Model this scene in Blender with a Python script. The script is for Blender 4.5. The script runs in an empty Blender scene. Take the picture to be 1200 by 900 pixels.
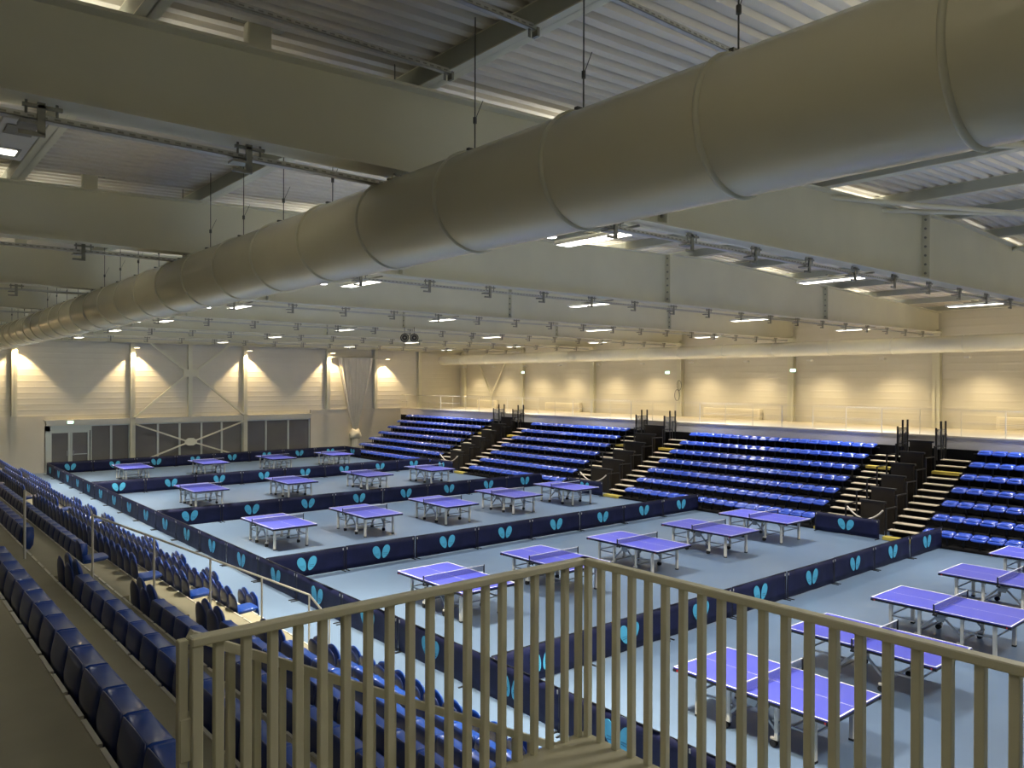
import bpy, math, random
from math import sin, cos, pi, radians, atan2, sqrt
from mathutils import Vector, Matrix
random.seed(7)
SC = bpy.context.scene
COL = SC.collection

# ------------------------------------------------------------------ materials
def mat(name, col, rough=0.5, metal=0.0, spec=0.5, coat=0.0, noise=0.0, nscale=3.0, bump=0.0, bscale=40.0,
        emit=None, estr=0.0, alpha=1.0, trans=0.0, stretch=None, col2=None):
    m = bpy.data.materials.new(name); m.use_nodes = True
    nt = m.node_tree; N = nt.nodes; L = nt.links
    b = N['Principled BSDF']
    b.inputs['Base Color'].default_value = (*col, 1)
    b.inputs['Roughness'].default_value = rough
    b.inputs['Metallic'].default_value = metal
    b.inputs['Specular IOR Level'].default_value = spec
    b.inputs['Coat Weight'].default_value = coat
    b.inputs['Coat Roughness'].default_value = 0.12
    b.inputs['Alpha'].default_value = alpha
    b.inputs['Transmission Weight'].default_value = trans
    if emit:
        b.inputs['Emission Color'].default_value = (*emit, 1); b.inputs['Emission Strength'].default_value = estr
    tc = N.new('ShaderNodeTexCoord'); src = tc.outputs['Object']
    if stretch:
        mp = N.new('ShaderNodeMapping'); mp.inputs['Scale'].default_value = stretch
        L.new(src, mp.inputs[0]); src = mp.outputs[0]
    if noise > 0:
        n = N.new('ShaderNodeTexNoise'); n.inputs['Scale'].default_value = nscale; n.inputs['Detail'].default_value = 5
        L.new(src, n.inputs['Vector'])
        r = N.new('ShaderNodeValToRGB')
        c2 = col2 if col2 else tuple(c*(1-noise) for c in col)
        r.color_ramp.elements[0].position = .3; r.color_ramp.elements[1].position = .7
        r.color_ramp.elements[0].color = (*c2, 1)
        r.color_ramp.elements[1].color = (*(min(1, c*(1+noise*.4)) for c in col), 1)
        L.new(n.outputs['Fac'], r.inputs[0]); L.new(r.outputs[0], b.inputs['Base Color'])
    if bump > 0:
        n2 = N.new('ShaderNodeTexNoise'); n2.inputs['Scale'].default_value = bscale; n2.inputs['Detail'].default_value = 3
        L.new(src, n2.inputs['Vector'])
        bp = N.new('ShaderNodeBump'); bp.inputs['Strength'].default_value = bump; bp.inputs['Distance'].default_value = .02
        L.new(n2.outputs['Fac'], bp.inputs['Height']); L.new(bp.outputs[0], b.inputs['Normal'])
    return m

M = dict(
 court = mat('court_floor', (.128,.190,.285), .34, noise=.10, nscale=.35, bump=.03, bscale=60),
 wall = mat('painted_cladding', (.70,.67,.58), .55, noise=.05, nscale=.6),
 lowwall = mat('smooth_panel', (.68,.64,.55), .6, noise=.04, nscale=.8),
 steel = mat('painted_steel', (.74,.72,.58), .45, noise=.07, nscale=.7),
 steeldk = mat('galvanised_steel', (.30,.30,.27), .4, metal=.5, noise=.15, nscale=8),
 deck = mat('roof_sheet', (.74,.70,.63), .5, noise=.12, nscale=.5, stretch=(.25,1,1)),
 purlin = mat('purlin_paint', (.42,.43,.36), .5, noise=.08, nscale=2),
 duct = mat('duct_paint', (.82,.78,.61), .22, noise=.06, nscale=.8, spec=.5),
 ductband = mat('duct_band', (.74,.72,.58), .4, noise=.05, nscale=5),
 wire = mat('wire', (.12,.12,.11), .5, metal=.6),
 tray = mat('tray_metal', (.55,.55,.52), .4, metal=.3, noise=.1, nscale=12),
 lamphouse = mat('lamp_housing', (.75,.74,.70), .4),
 lampglow = mat('lamp_diffuser', (.9,.9,.85), .4, emit=(1.0,.93,.80), estr=3.2),
 sidelamp = mat('small_lamp_lens', (.9,.9,.85), .4, emit=(.95,.95,1.0), estr=9.0),
 warmlamp = mat('warm_lamp_lens', (.9,.8,.6), .4, emit=(1.0,.75,.42), estr=9.0),
 exitlamp = mat('exit_lamp_lens', (.6,.9,.7), .4, emit=(.55,1.0,.72), estr=2.2),
 navy = mat('barrier_cloth', (.008,.011,.050), .6, spec=.25, noise=.35, nscale=2.5, bump=.35, bscale=3.5),
 cyan = mat('barrier_print', (.075,.42,.66), .6, noise=.08, nscale=10),
 black = mat('black_metal', (.012,.012,.013), .45),
 rubber = mat('rubber', (.02,.02,.02), .7),
 blue = mat('table_blue', (.078,.092,.54), .33, noise=.04, nscale=2),
 white = mat('white_line', (.85,.85,.85), .5),
 leg = mat('table_leg_paint', (.78,.75,.67), .35, noise=.05, nscale=4),
 tframe = mat('table_frame_metal', (.33,.34,.35), .35, metal=.5),
 red = mat('red_badge', (.5,.02,.03), .5),
 net = mat('net_mesh', (.03,.035,.10), .7, alpha=.55),
 seatL = mat('seat_plastic_blue', (.006,.052,.31), .30, coat=.25, noise=.08, nscale=2),
 seatB = mat('seat_back_blue', (.012,.028,.125), .36, coat=.25, noise=.08, nscale=2),
 seatR = mat('stand_seat_blue', (.030,.088,.56), .24, coat=1.0, noise=.06, nscale=3),
 tier = mat('tier_floor', (.27,.25,.17), .5, noise=.14, nscale=1.4),
 nosing = mat('nosing_metal', (.60,.58,.50), .4, metal=.2),
 bdeck = mat('stand_deck_dark', (.004,.004,.005), .7, spec=.15),
 step = mat('step_board', (.56,.48,.36), .5, noise=.08, nscale=4),
 yellow = mat('yellow_step_edge', (.50,.40,.07), .5, noise=.12, nscale=6),
 brown = mat('brown_board', (.020,.014,.008), .5, noise=.25, nscale=5),
 mesh = mat('mesh_panel', (.10,.10,.10), .6, alpha=.5),
 fascia = mat('gallery_fascia', (.56,.54,.53), .5, noise=.05, nscale=1),
 gfloor = mat('gallery_floor', (.62,.57,.46), .5, noise=.05, nscale=1),
 rail = mat('railing_paint', (.78,.75,.56), .42, noise=.05, nscale=3),
 railw = mat('light_rail_paint', (.66,.64,.56), .4),
 landing = mat('landing_floor', (.50,.47,.33), .42, noise=.12, nscale=1.2),
 glass = mat('window_glass', (.21,.20,.185), .12, spec=.7, noise=.2, nscale=.4),
 alum = mat('mullion_aluminium', (.62,.66,.62), .35, metal=.2),
 net2 = mat('curtain_cloth', (.85,.80,.68), .75, noise=.06, nscale=2),
 heater = mat('heater_casing', (.85,.80,.66), .45),
 rope = mat('rope_white', (.75,.68,.60), .6),
 speaker = mat('speaker_black', (.02,.02,.022), .45, bump=.2, bscale=60),
)

# ------------------------------------------------------------------ mesh builder
class MB:
    def __init__(s): s.v=[]; s.f=[]; s.m=[]; s.mats=[]; s.sm=[]
    def mi(s, m):
        if m not in s.mats: s.mats.append(m)
        return s.mats.index(m)
    def add(s, vs, fs, m, smooth=False):
        o=len(s.v); s.v+= [tuple(v) for v in vs]; k=s.mi(m)
        for f in fs: s.f.append(tuple(o+i for i in f)); s.m.append(k); s.sm.append(smooth)
        return s
    def box(s, x0,y0,z0,x1,y1,z1, m, bev=0.0):
        if x0>x1: x0,x1=x1,x0
        if y0>y1: y0,y1=y1,y0
        if z0>z1: z0,z1=z1,z0
        if bev<=0:
            vs=[(x,y,z) for x in (x0,x1) for y in (y0,y1) for z in (z0,z1)]
            return s.add(vs,[(0,1,3,2),(4,6,7,5),(0,4,5,1),(2,3,7,6),(0,2,6,4),(1,5,7,3)],m)
        b=min(bev,(x1-x0)*.45,(y1-y0)*.45,(z1-z0)*.45)
        # chamfered box: octagonal section in XY, inset top and bottom
        def ring(z,i):
            a0,a1,c0,c1=x0+i,x1-i,y0+i,y1-i
            return [(a0+b,c0,z),(a1-b,c0,z),(a1,c0+b,z),(a1,c1-b,z),(a1-b,c1,z),(a0+b,c1,z),(a0,c1-b,z),(a0,c0+b,z)]
        vs=ring(z0,b*.7)+ring(z0+b,0)+ring(z1-b,0)+ring(z1,b*.7)
        fs=[tuple(range(7,-1,-1)),tuple(range(24,32))]
        for r in range(3):
            for i in range(8): j=(i+1)%8; fs.append((r*8+i,r*8+j,(r+1)*8+j,(r+1)*8+i))
        return s.add(vs,fs,m)
    def tube(s,p,q,r,m,n=8,r2=None,caps=True):
        p=Vector(p);q=Vector(q);d=(q-p).normalized(); r2=r if r2 is None else r2
        a=d.orthogonal().normalized(); b=d.cross(a)
        vs=[];fs=[]
        for c,rr in ((p,r),(q,r2)):
            for i in range(n):
                t=2*pi*i/n; vs.append(c+a*cos(t)*rr+b*sin(t)*rr)
        for i in range(n): j=(i+1)%n; fs.append((i,j,n+j,n+i))
        s.add(vs,fs,m,n>6)
        if caps: s.add(vs,[tuple(range(n-1,-1,-1)),tuple(range(n,2*n))],m)
        return s
    def bar(s,p,q,w,h,m):
        # rectangular bar from p to q, w across (horizontal), h vertical-ish
        p=Vector(p);q=Vector(q);d=(q-p).normalized(); up=Vector((0,0,1))
        if abs(d.z)>.95: up=Vector((1,0,0))
        a=d.cross(up).normalized(); b=a.cross(d)
        vs=[c+a*i*w/2+b*j*h/2 for c in (p,q) for i,j in ((-1,-1),(1,-1),(1,1),(-1,1))]
        return s.add(vs,[(3,2,1,0),(4,5,6,7),(0,1,5,4),(1,2,6,5),(2,3,7,6),(3,0,4,7)],m)
    def path(s,pts,r,m,n=6):
        for a,b in zip(pts[:-1],pts[1:]): s.tube(a,b,r,m,n,caps=True)
        return s
    def prism(s,prof,ax,a,b,m,smooth=False,caps=True):
        # prof: list of 2-D points; ax 'x','y','z' extrusion axis
        def P(u,v,t): return {'x':(t,u,v),'y':(u,t,v),'z':(u,v,t)}[ax]
        n=len(prof); vs=[P(u,v,a) for u,v in prof]+[P(u,v,b) for u,v in prof]
        fs=[(i,(i+1)%n,n+(i+1)%n,n+i) for i in range(n)]
        s.add(vs,fs,m,smooth)
        if caps: s.add(vs,[tuple(range(n-1,-1,-1)),tuple(range(n,2*n))],m)
        return s
    def lathe_y(s,cx,cz,prof,m,n=32):
        # prof: (y, r) list; revolves about an axis along Y
        vs=[];fs=[]
        for y,r in prof:
            for i in range(n):
                t=2*pi*i/n; vs.append((cx+r*cos(t),y,cz+r*sin(t)))
        for k in range(len(prof)-1):
            for i in range(n):
                j=(i+1)%n; fs.append((k*n+i,k*n+j,(k+1)*n+j,(k+1)*n+i))
        return s.add(vs,fs,m,True)
    def shell(s,fn,w,h,t,m,nu=8,nv=8,rc=.3,rb=.10):
        # rounded-rectangle dished panel: fn(u,v)->(x offset) ; u across (-1..1), v up (0..1); faces +X, thickness t
        vs=[];fs=[]
        def pt(i,j,side):
            u=-1+2*i/nu; v=j/nv
            # round the top corners
            k=max(0,(v-(1-rc))/rc); ww=w/2*(1-min(.30,rc)*k*k)
            k2=max(0,(.15-v)/.15); ww*=(1-rb*k2*k2)
            zz=h*v-(min(.10,rc*.3)*h)*(u*u)*k
            edge = min(1,(1-abs(u))*4, v*5, (1-v)*5)
            return (fn(u,v)+side*t*(.25+.75*sqrt(max(edge,0)))/2, u*ww, zz)
        for side in (-1,1):
            for j in range(nv+1):
                for i in range(nu+1): vs.append(pt(i,j,side))
        n=(nu+1)*(nv+1); q=nu+1
        for j in range(nv):
            for i in range(nu):
                a=j*q+i; fs.append((a,a+q,a+q+1,a+1)); fs.append((n+a,n+a+1,n+a+q+1,n+a+q))
        for i in range(nu):
            fs.append((i,i+1,n+i+1,n+i)); a=nv*q+i; fs.append((a+1,a,n+a,n+a+1))
        for j in range(nv):
            a=j*q; fs.append((a+q,a,n+a,n+a+q)); a=j*q+nu; fs.append((a,a+q,n+a+q,n+a))
        return s.add(vs,fs,m,True)
    def build(s,name,parent=None,loc=None):
        me=bpy.data.meshes.new(name); me.from_pydata(s.v,[],s.f)
        for m in s.mats: me.materials.append(m)
        me.polygons.foreach_set('material_index',s.m)
        me.polygons.foreach_set('use_smooth',s.sm)
        me.update()
        o=bpy.data.objects.new(name,me); COL.objects.link(o)
        if parent: o.parent=parent
        if loc: o.location=loc
        return o

def tag(o,label=None,cat=None,group=None,kind=None):
    if label: o['label']=label
    if cat: o['category']=cat
    if group: o['group']=group
    if kind: o['kind']=kind
    return o
def thing(name,label,cat,loc=(0,0,0),rz=0,group=None):
    o=bpy.data.objects.new(name,None); COL.objects.link(o); o.location=loc; o.rotation_euler=(0,0,rz)
    o.empty_display_size=.2
    return tag(o,label,cat,group)
def struct(o): return tag(o,kind='structure')
def dup(root,loc,rz=0,label=None,group=None):
    r=root.copy(); COL.objects.link(r); r.location=loc; r.rotation_euler=(0,0,rz)
    if label: r['label']=label
    if group: r['group']=group
    for ch in root.children:
        c=ch.copy(); COL.objects.link(c); c.parent=r
        for g in ch.children:
            d=g.copy(); COL.objects.link(d); d.parent=c
    return r
ORD1=['zeroth','first','second','third','fourth','fifth','sixth','seventh','eighth','ninth','tenth','eleventh','twelfth',
 'thirteenth','fourteenth','fifteenth','sixteenth','seventeenth','eighteenth','nineteenth']
def onum(n):
    if n<20: return ORD1[n]
    t={2:'twent',3:'thirt',4:'fort',5:'fift'}[n//10]
    return t+'ieth' if n%10==0 else t+'y-'+ORD1[n%10]

# ------------------------------------------------------------------ layout constants (metres; camera stands at x=y=0)
XL,XR=-5.0,39.0          # side walls
YN,YF=-7.0,53.2          # near and far walls
BEAM_Y=[0.25+7.45*k for k in range(8)]   # 0.25, 7.7, 15.15 ...
ZB=7.9                    # beam underside
def ztop(x): return 9.45-.036*abs(x-21)
SPL=[9.4,18.85,28.3]

# ------------------------------------------------------------------ room shell
struct(MB().box(XL,YN,-.2,XR,YF,0,M['court']).build('floor'))

def corr_wall_y(y,x0,x1,z0,z1,name,sign=-1,step=.34,d=.005):
    # horizontal-rib cladding on a wall at constant y, facing sign
    b=MB(); z=z0; vs=[]; prof=[]
    while z<z1-1e-6:
        for dz,dd in ((0,0),(.22,0),(.25,d),(.31,d)):
            zz=min(z+dz,z1); prof.append((zz,dd))
        z+=step
    prof.append((z1,0))
    pts=[(y+sign*dd,zz) for zz,dd in prof]
    poly=pts+[(y-sign*.12,z1),(y-sign*.12,z0)]
    b.prism(poly,'x',x0,x1,M['wall'],caps=False)
    return struct(b.build(name))
def corr_wall_x(x,y0,y1,z0,z1,name,sign=-1,step=.34,d=.005):
    b=MB(); z=z0; prof=[]
    while z<z1-1e-6:
        for dz,dd in ((0,0),(.22,0),(.25,d),(.31,d)):
            prof.append((min(z+dz,z1),dd))
        z+=step
    prof.append((z1,0))
    poly=[(x+sign*dd,zz) for zz,dd in prof]+[(x-sign*.12,z1),(x-sign*.12,z0)]
    b.prism(poly,'y',y0,y1,M['wall'],caps=False)
    return struct(b.build(name))
ZW=9.8
corr_wall_y(YF,XL,XR+.1,3.12,ZW,'wall_back')
corr_wall_x(XR,YN,YF,0,ZW,'wall_right')
struct(MB().box(XL-.12,YN,0,XL,YF+.1,ZW,M['wall']).build('wall_left'))
struct(MB().box(XL,YN-.12,0,XR,YN,ZW,M['wall']).build('wall_front'))
# smooth lower parts of the back wall, left and right of the glazing
struct(MB().box(XL,YF-.06,0,8.55,YF+.12,3.38,M['lowwall']).build('wall_back_low_left'))
b=MB().box(25.42,YF-.06,0,XR,YF+.12,3.38,M['lowwall']); b.box(25.42,YF-.09,3.34,XR,YF-.06,3.40,M['lowwall'])
struct(b.build('wall_back_low_right'))

# roof sheet: ribs run across the hall (x), pitched at the middle
b=MB(); prof=[]; y=YN
while y<YF:
    for dy,dz in ((0,0),(.11,0),(.14,.06),(.22,.06)): prof.append((y+dy,dz))
    y+=.25
prof.append((YF,0))
xs=[XL,21,XR]; vs=[];fs=[]; n=len(prof)
for x in xs:
    for yy,dz in prof: vs.append((x,yy,ztop(x)+.26+dz))
for k in range(2):
    for i in range(n-1): fs.append((k*n+i,k*n+i+1,(k+1)*n+i+1,(k+1)*n+i))
b.add(vs,fs,M['deck'])
vs2=[];
for x in xs: vs2+=[(x,YN,ztop(x)+.5),(x,YF,ztop(x)+.5)]
b.add(vs2,[(0,1,3,2),(2,3,5,4)],M['deck'])
struct(b.build('ceiling'))

# ------------------------------------------------------------------ roof beams
def roof_beam(k,y):
    nm=['behind and above the camera','nearest the camera, crossing above the big duct','second from the camera','third from the camera','fourth from the camera','fifth from the camera','sixth from the camera','against the far wall'][k]
    t=thing('roof_beam','deep pale steel roof beam, '+nm,'beam',(0,y,0),0,'deep roof beams across the hall')
    x0,x1=XL,XR-.02
    b=MB()
    for xa,xb in ((x0,21),(21,x1)):
        vs=[(xa,-.012,ZB),(xb,-.012,ZB),(xb,-.012,ztop(xb)),(xa,-.012,ztop(xa)),(xa,.012,ZB),(xb,.012,ZB),(xb,.012,ztop(xb)),(xa,.012,ztop(xa))]
        b.add(vs,[(0,1,2,3),(7,6,5,4)],M['steel'])
    b.build('web',t)
    b=MB().box(x0,-.19,ZB-.03,x1,.19,ZB,M['steel']); b.build('bottom_flange',t)
    b=MB(); b.bar((x0,0,ztop(x0)),(21,0,ztop(21)),.34,.03,M['steel']); b.bar((21,0,ztop(21)),(x1,0,ztop(x1)),.34,.03,M['steel'])
    b.build('top_flange',t)
    for xs_ in SPL:
        b=MB(); zt=ztop(xs_)
        for dx in (-.018,.018): b.box(xs_+dx-.014,-.19,ZB,xs_+dx+.014,.19,zt,M['steel'])
        # end-plate bolts, both faces of the web
        nb=int((zt-ZB)/.2)
        for i in range(nb):
            z=ZB+.12+i*(zt-ZB-.24)/(nb-1)
            for sy in (-.1,.1):
                b.tube((xs_-.06,sy,z),(xs_+.06,sy,z),.028,M['steeldk'],6)
        b.build('splice_plate',t)
    for xs_ in (4.7,14.1,23.6,33):
        for sy in (-1,1): pass
    # small drop brackets standing on the top flange by the purlins
    return t
for k,y in enumerate(BEAM_Y): roof_beam(k,y if k<7 else YF-.45)

# purlins
PX=[-4.0,-1.05]+[2.0+3.05*i for i in range(13)]
for i,x in enumerate(PX):
    if x>38.8: continue
    zt=ztop(x)+.02
    b=MB()
    for ya,yb in ((YN,YF),):
        b.box(x-.006,ya,zt,x+.006,yb,zt+.24,M['purlin'])
        b.box(x-.10,ya,zt,x+.10,yb,zt+.014,M['steel'])
        b.box(x-.10,ya,zt+.226,x+.10,yb,zt+.24,M['steel'])
        b.box(x-.10,ya,zt+.014,x-.088,yb,zt+.226,M['purlin'])
    tag(b.build('roof_purlin'),'long steel roof purlin running the hall length, '+onum(i+1)+' from the left wall','purlin','roof purlins under the sheet')

# brackets on beam tops (grey hanging cleats)
def cleat(x,y,lab):
    z=ztop(x)
    b=MB().box(-.12,-.07,.0,.12,.07,.30,M['steel'],.008); b.box(-.26,-.09,.28,.26,.09,.30,M['steeldk'])
    tag(b.build('roof_cleat',loc=(x,y,z)),lab,'bracket','grey cleats on the beam tops')
for k in range(1,5):
    cleat(3.1,BEAM_Y[k],'grey box cleat on beam top at left end, beam '+['','one','two','three','four'][k]+' from the camera')

# ------------------------------------------------------------------ ducts
def duct(name,label,cx,cz,r,y0,y1,step,yoff,capend):
    t=thing(name,label,'duct',(0,0,0))
    prof=[(y0,0.0),(y0,r)] if capend!='far' else [(y0,r)]
    y=y0
    while y<y1: y+=1.5; prof.append((min(y,y1),r*(1+random.uniform(-.004,.004))))
    prof+=[(y1,r*.98),(y1+.02,0.0)]
    MB().lathe_y(cx,cz,prof,M['duct'],48).build('duct_body',t)
    y=yoff
    while y<y1:
        if y>y0:
            b=MB().lathe_y(cx,cz,[(y-.022,r-.003),(y-.018,r+.016),(y,r+.022),(y+.018,r+.016),(y+.022,r-.003)],M['ductband'],48)
            b.build('duct_band',t)
        y+=step
    return t
DX,DZ,DR=4.72,7.287,.488
d=duct('ventilation_duct','very large round pale duct running overhead from upper right to far left',DX,DZ,DR,-6.8,YF-.6,1.52,.12,None)
d2=duct('ventilation_duct','slimmer round pale duct high along the right wall above the gallery',36.2,7.18,.36,-6.8,51.9,3.0,1.0,None)
# hanging wires of the big duct: one per band
y=.12;i=0
while y<YF-1:
    if y>1:
        b=MB(); zt=ztop(DX)+.27
        b.tube((DX,y,DZ+DR+.01),(DX,y,zt),.007,M['wire'],5)
        b.tube((DX,y,DZ+DR+.30),(DX,y,DZ+DR+.36),.02,M['wire'],6)
        b.box(DX-.09,y-.02,DZ+DR+.015,DX+.09,y+.02,DZ+DR+.04,M['wire'])
        b.tube((DX,y,DZ+DR+.04),(DX-.06,y,DZ+DR+.02),.006,M['wire'],5)
        b.tube((DX,y,DZ+DR+.33),(DX+.10,y,DZ+DR+.55),.004,M['wire'],4)
        b.build('hanger_wire',d)
    y+=1.52;i+=1

# ------------------------------------------------------------------ cable trays under the beams with clamp brackets
def tray(k,y):
    nm=onum(k)
    t=thing('cable_tray','long perforated cable tray hung across the hall beside the '+nm+' beam from the camera','cable tray',(0,y,7.72),0,'cable trays along the beams')
    b=MB(); x0,x1=XL+.1,XR-.6
    b.box(x0,-.05,0,x1,.05,.006,M['tray']); b.box(x0,-.05,0,x1,-.044,.05,M['tray']); b.box(x0,.044,0,x1,.05,.05,M['tray'])
    if k<=2:
        x=x0+.1
        while x<x1-.1:
            b.box(x,-.052,.015,x+.05,-.0505,.032,M['steeldk']); x+=.1
    b.build('tray_channel',t)
    x=x0+.7;j=0
    while x<x1:
        c=MB()      # C clamp gripping the beam flange, hook holding the tray
        c.box(x-.03,-.085,-.13,x+.03,-.055,.14,M['steeldk']); c.box(x-.14,-.085,.09,x+.16,-.05,.12,M['steeldk'])
        c.box(x-.16,-.08,-.05,x+.03,.07,-.025,M['steeldk']); c.box(x-.17,-.085,-.15,x+.03,-.055,-.115,M['steeldk'])
        c.tube((x-.11,-.06,.04),(x-.11,-.06,.148),.012,M['steeldk'],5); c.tube((x+.12,-.06,.04),(x+.12,-.06,.148),.012,M['steeldk'],5)
        c.build('tray_bracket',t)
        x+=1.8;j+=1
    return t
for k in range(1,7): tray(k,BEAM_Y[k]+.04)

# perforated struts hung below the purlins just in front of the first beam
def strut(x0,x1,y,z,lab):
    b=MB().box(x0,y-.03,z,x1,y+.03,z+.005,M['tray']); b.box(x0,y-.03,z,x1,y-.025,z+.05,M['tray']); b.box(x0,y+.025,z,x1,y+.03,z+.05,M['tray'])
    x=x0+.05
    while x<x1-.08: b.box(x,y-.0315,z+.015,x+.05,y-.0305,z+.030,M['steeldk']); x+=.09
    b.box(x1-.02,y-.04,z-.06,x1+.01,y+.04,z+.06,M['steeldk'])
    b.box(x1-.10,y-.005,z-.08,x1-.07,y+.005,z+.0,M['steeldk'])
    tag(b.build('perforated_strut'),lab,'strut','perforated struts near the roof')
strut(-3,5.0,7.0,8.87,'perforated metal strut near the roof, the one closer to the first beam')
strut(-3,5.0,5.6,8.87,'perforated metal strut near the roof, the one nearer the camera')
strut(5.0,12.0,4.7,8.87,'perforated metal strut near the roof, to the right of the wires')

# roof bracing tubes (upper right)
def brace(p,q,lab):
    tag(MB().tube(p,q,.05,M['steel'],8).build('roof_brace'),lab,'brace','diagonal roof brace tubes')
brace((14.2,7.9,ztop(14)-.06),(23.0,4.6,ztop(23)-.10),'diagonal steel roof tube, the upper one at the right above the first beam')
brace((16.6,7.9,ztop(16)-.06),(27,.6,ztop(27)-.10),'diagonal steel roof tube, steepest one at the upper right')
brace((25.0,7.9,ztop(25)-.06),(18.0,.6,ztop(18)-.10),'diagonal steel roof tube crossing the others at the upper right')
brace((9,7.5,ztop(9)-.06),(18,.6,ztop(18)-.10),'diagonal steel roof tube passing behind the big duct')

# ------------------------------------------------------------------ luminaires
LX=[1.12,8.95,16.5,24.8,32.6]
proto=None
dimproto=None
def lum_at(x,y,label):
    global proto,dimproto
    if x<2:      # the left column is mostly switched off: only one small square lens is lit
        if dimproto is None:
            t=thing('ceiling_light',label,'ceiling light',(x,y,7.75),0,'dim ceiling lights of the left column')
            MB().box(-.17,-.75,0,.17,.75,.05,M['lamphouse'],.012).build('housing',t)
            b=MB()
            for sy in (-.42,.42): b.box(-.11,sy-.16,-.008,.11,sy+.16,-.002,M['steeldk'])
            b.build('lens_tray',t)
            MB().box(-.08,.32,-.014,.08,.52,-.009,M['lampglow']).build('lit_lens',t)
            MB().box(-.02,-.02,.05,.02,.02,.12,M['steeldk']).build('mounting_bracket',t)
            dimproto=t; return t
        return dup(dimproto,(x,y,7.75),0,label)
    if proto is None:
        t=thing('ceiling_light',label,'ceiling light',(x,y,7.75),0,'rectangular ceiling lights')
        b=MB().box(-.17,-.75,0,.17,.75,.06,M['lamphouse'],.012); b.build('housing',t)
        for sx in (-1,1):
            b=MB()
            for sy in (-1,1): b.box(sx*.085-.05,sy*.36-.33,-.006,sx*.085+.05,sy*.36+.33,-.001,M['lampglow'])
            b.build('diffuser',t)
        b=MB().box(-.02,-.02,.06,.02,.02,.12,M['steeldk']); b.box(-.2,-.03,.10,.2,.03,.13,M['steeldk']); b.box(-.02,-.95,.07,.02,.3,.10,M['steeldk']); b.build('mounting_bracket',t)
        proto=t; return t
    return dup(proto,(x,y,7.75),0,label)
LP=[]
for k in range(1,7):
    for i,x in enumerate(LX):
        y=BEAM_Y[k]+.95
        lab='rectangular ceiling light under beam %s from camera, %s from left wall'%(['','one','two','three','four','five','six'][k],onum(i+1))
        lum_at(x,y,lab); LP.append((x,y))
for i,x in enumerate(LX):    # bay behind the first beam, outside the frame: needed for its light
    LP.append((x,1.35))
    lum_at(x,1.35,'rectangular ceiling light over the camera bay, %s from the left wall'%onum(i+1))
E_LUM=150.0
for x,y in LP:
    e=E_LUM*(.03 if x<2 else 1.0)
    ld=bpy.data.lights.new('light','AREA'); ld.shape='RECTANGLE'; ld.size=.34; ld.size_y=1.4
    ld.energy=e; ld.color=(1.0,.96,.90); ld.spread=radians(145 if y<3 else 106)
    lo=bpy.data.objects.new('light',ld); lo.location=(x,y,7.71); COL.objects.link(lo)
    # upward light added over each fixture to brighten beams and roof
    ud=bpy.data.lights.new('fill_uplight','AREA'); ud.shape='RECTANGLE'; ud.size=1.0; ud.size_y=1.8
    ud.energy=20.0 if x<2 else 44.0; ud.color=(1.0,.94,.76)
    uo=bpy.data.objects.new('fill_uplight',ud); uo.location=(x,y,7.90); uo.rotation_euler=(pi,0,0); COL.objects.link(uo)

def spot(loc,dirv,e,ang,col,blend=.35,size=.04):
    ld=bpy.data.lights.new('spot','SPOT'); ld.energy=e; ld.spot_size=radians(ang); ld.spot_blend=blend; ld.color=col; ld.shadow_soft_size=size
    lo=bpy.data.objects.new('spot',ld); lo.location=loc; lo.rotation_euler=Vector(dirv).to_track_quat('-Z','Y').to_euler(); COL.objects.link(lo)
# bright round lamp pairs by the duct; some added so their light covers the stand
for q,(x,y) in enumerate([(7.95,BEAM_Y[k]+.85) for k in range(1,7)]):
    spot((x,y,7.64),(-.02,0,-1),3300,84,(1,.88,.66),1.0,.10)
    for s_ in (0,1):
        b=MB().tube((0,0,0),(0,0,.05),.09,M['lamphouse'],16); b.tube((0,0,.05),(0,0,1.35),.008,M['wire'],5); b.tube((0,0,-.006),(0,0,-.001),.075,M['sidelamp'],16)
        tag(b.build('round_lamp',loc=(x-.30*s_,y+.10*s_,7.66)),'small round bright lamp right of big duct, %s pair, %s one'%(onum(q+1),['right','left'][s_]),'lamp','small round lamps by the duct')

# ------------------------------------------------------------------ rear wall: columns, header, glazing, bracing
RC=[-.2,6.95,13.3,20.5,26.75,30.75,34.8]
for i,x in enumerate(RC):
    z0=3.38 if (x<8.5 or x>25.5) else 0
    b=MB().box(-.14,-.30,z0,.14,-.27,8.4,M['steel']); b.box(-.012,-.30,z0,.012,-.03,8.4,M['steel']); b.box(-.14,-.06,z0,.14,-.03,8.4,M['steel'])
    tag(b.build('wall_column',loc=(x,YF,0)),'pale steel column on the far wall, '+onum(i+1)+' from the left','column','steel columns of the far wall')
tag(MB().box(16.7,YF-.24,3.1,16.96,YF-.04,8.4,M['steel']).build('centre_post'),'pale steel post in the middle of the far wall cross bracing','post')
struct(MB().box(8.55,YF-.26,2.78,25.42,YF-.02,3.12,M['wall']).box(8.45,YF-.30,3.08,25.42,YF-.02,3.14,M['wall']).build('trim_1'))
t=thing('cross_bracing','large steel X bracing around the centre post of the far wall','bracing',(0,YF-.36,0))
for (p,q) in (((13.4,3.15),(16.5,5.85)),((20.4,3.15),(17.15,5.85)),((14.1,8.1),(16.5,6.15)),((19.6,8.1),(17.15,6.15))):
    MB().bar((p[0],0,p[1]),(q[0],0,q[1]),.12,.13,M['steel']).build('diagonal',t)
MB().box(16.35,-.05,5.75,17.3,.1,6.25,M['steel']).build('node_plate',t)
t=thing('cross_bracing','thin steel X bracing in front of the far glazing with round hub','bracing',(0,YF-.42,0))
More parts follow.
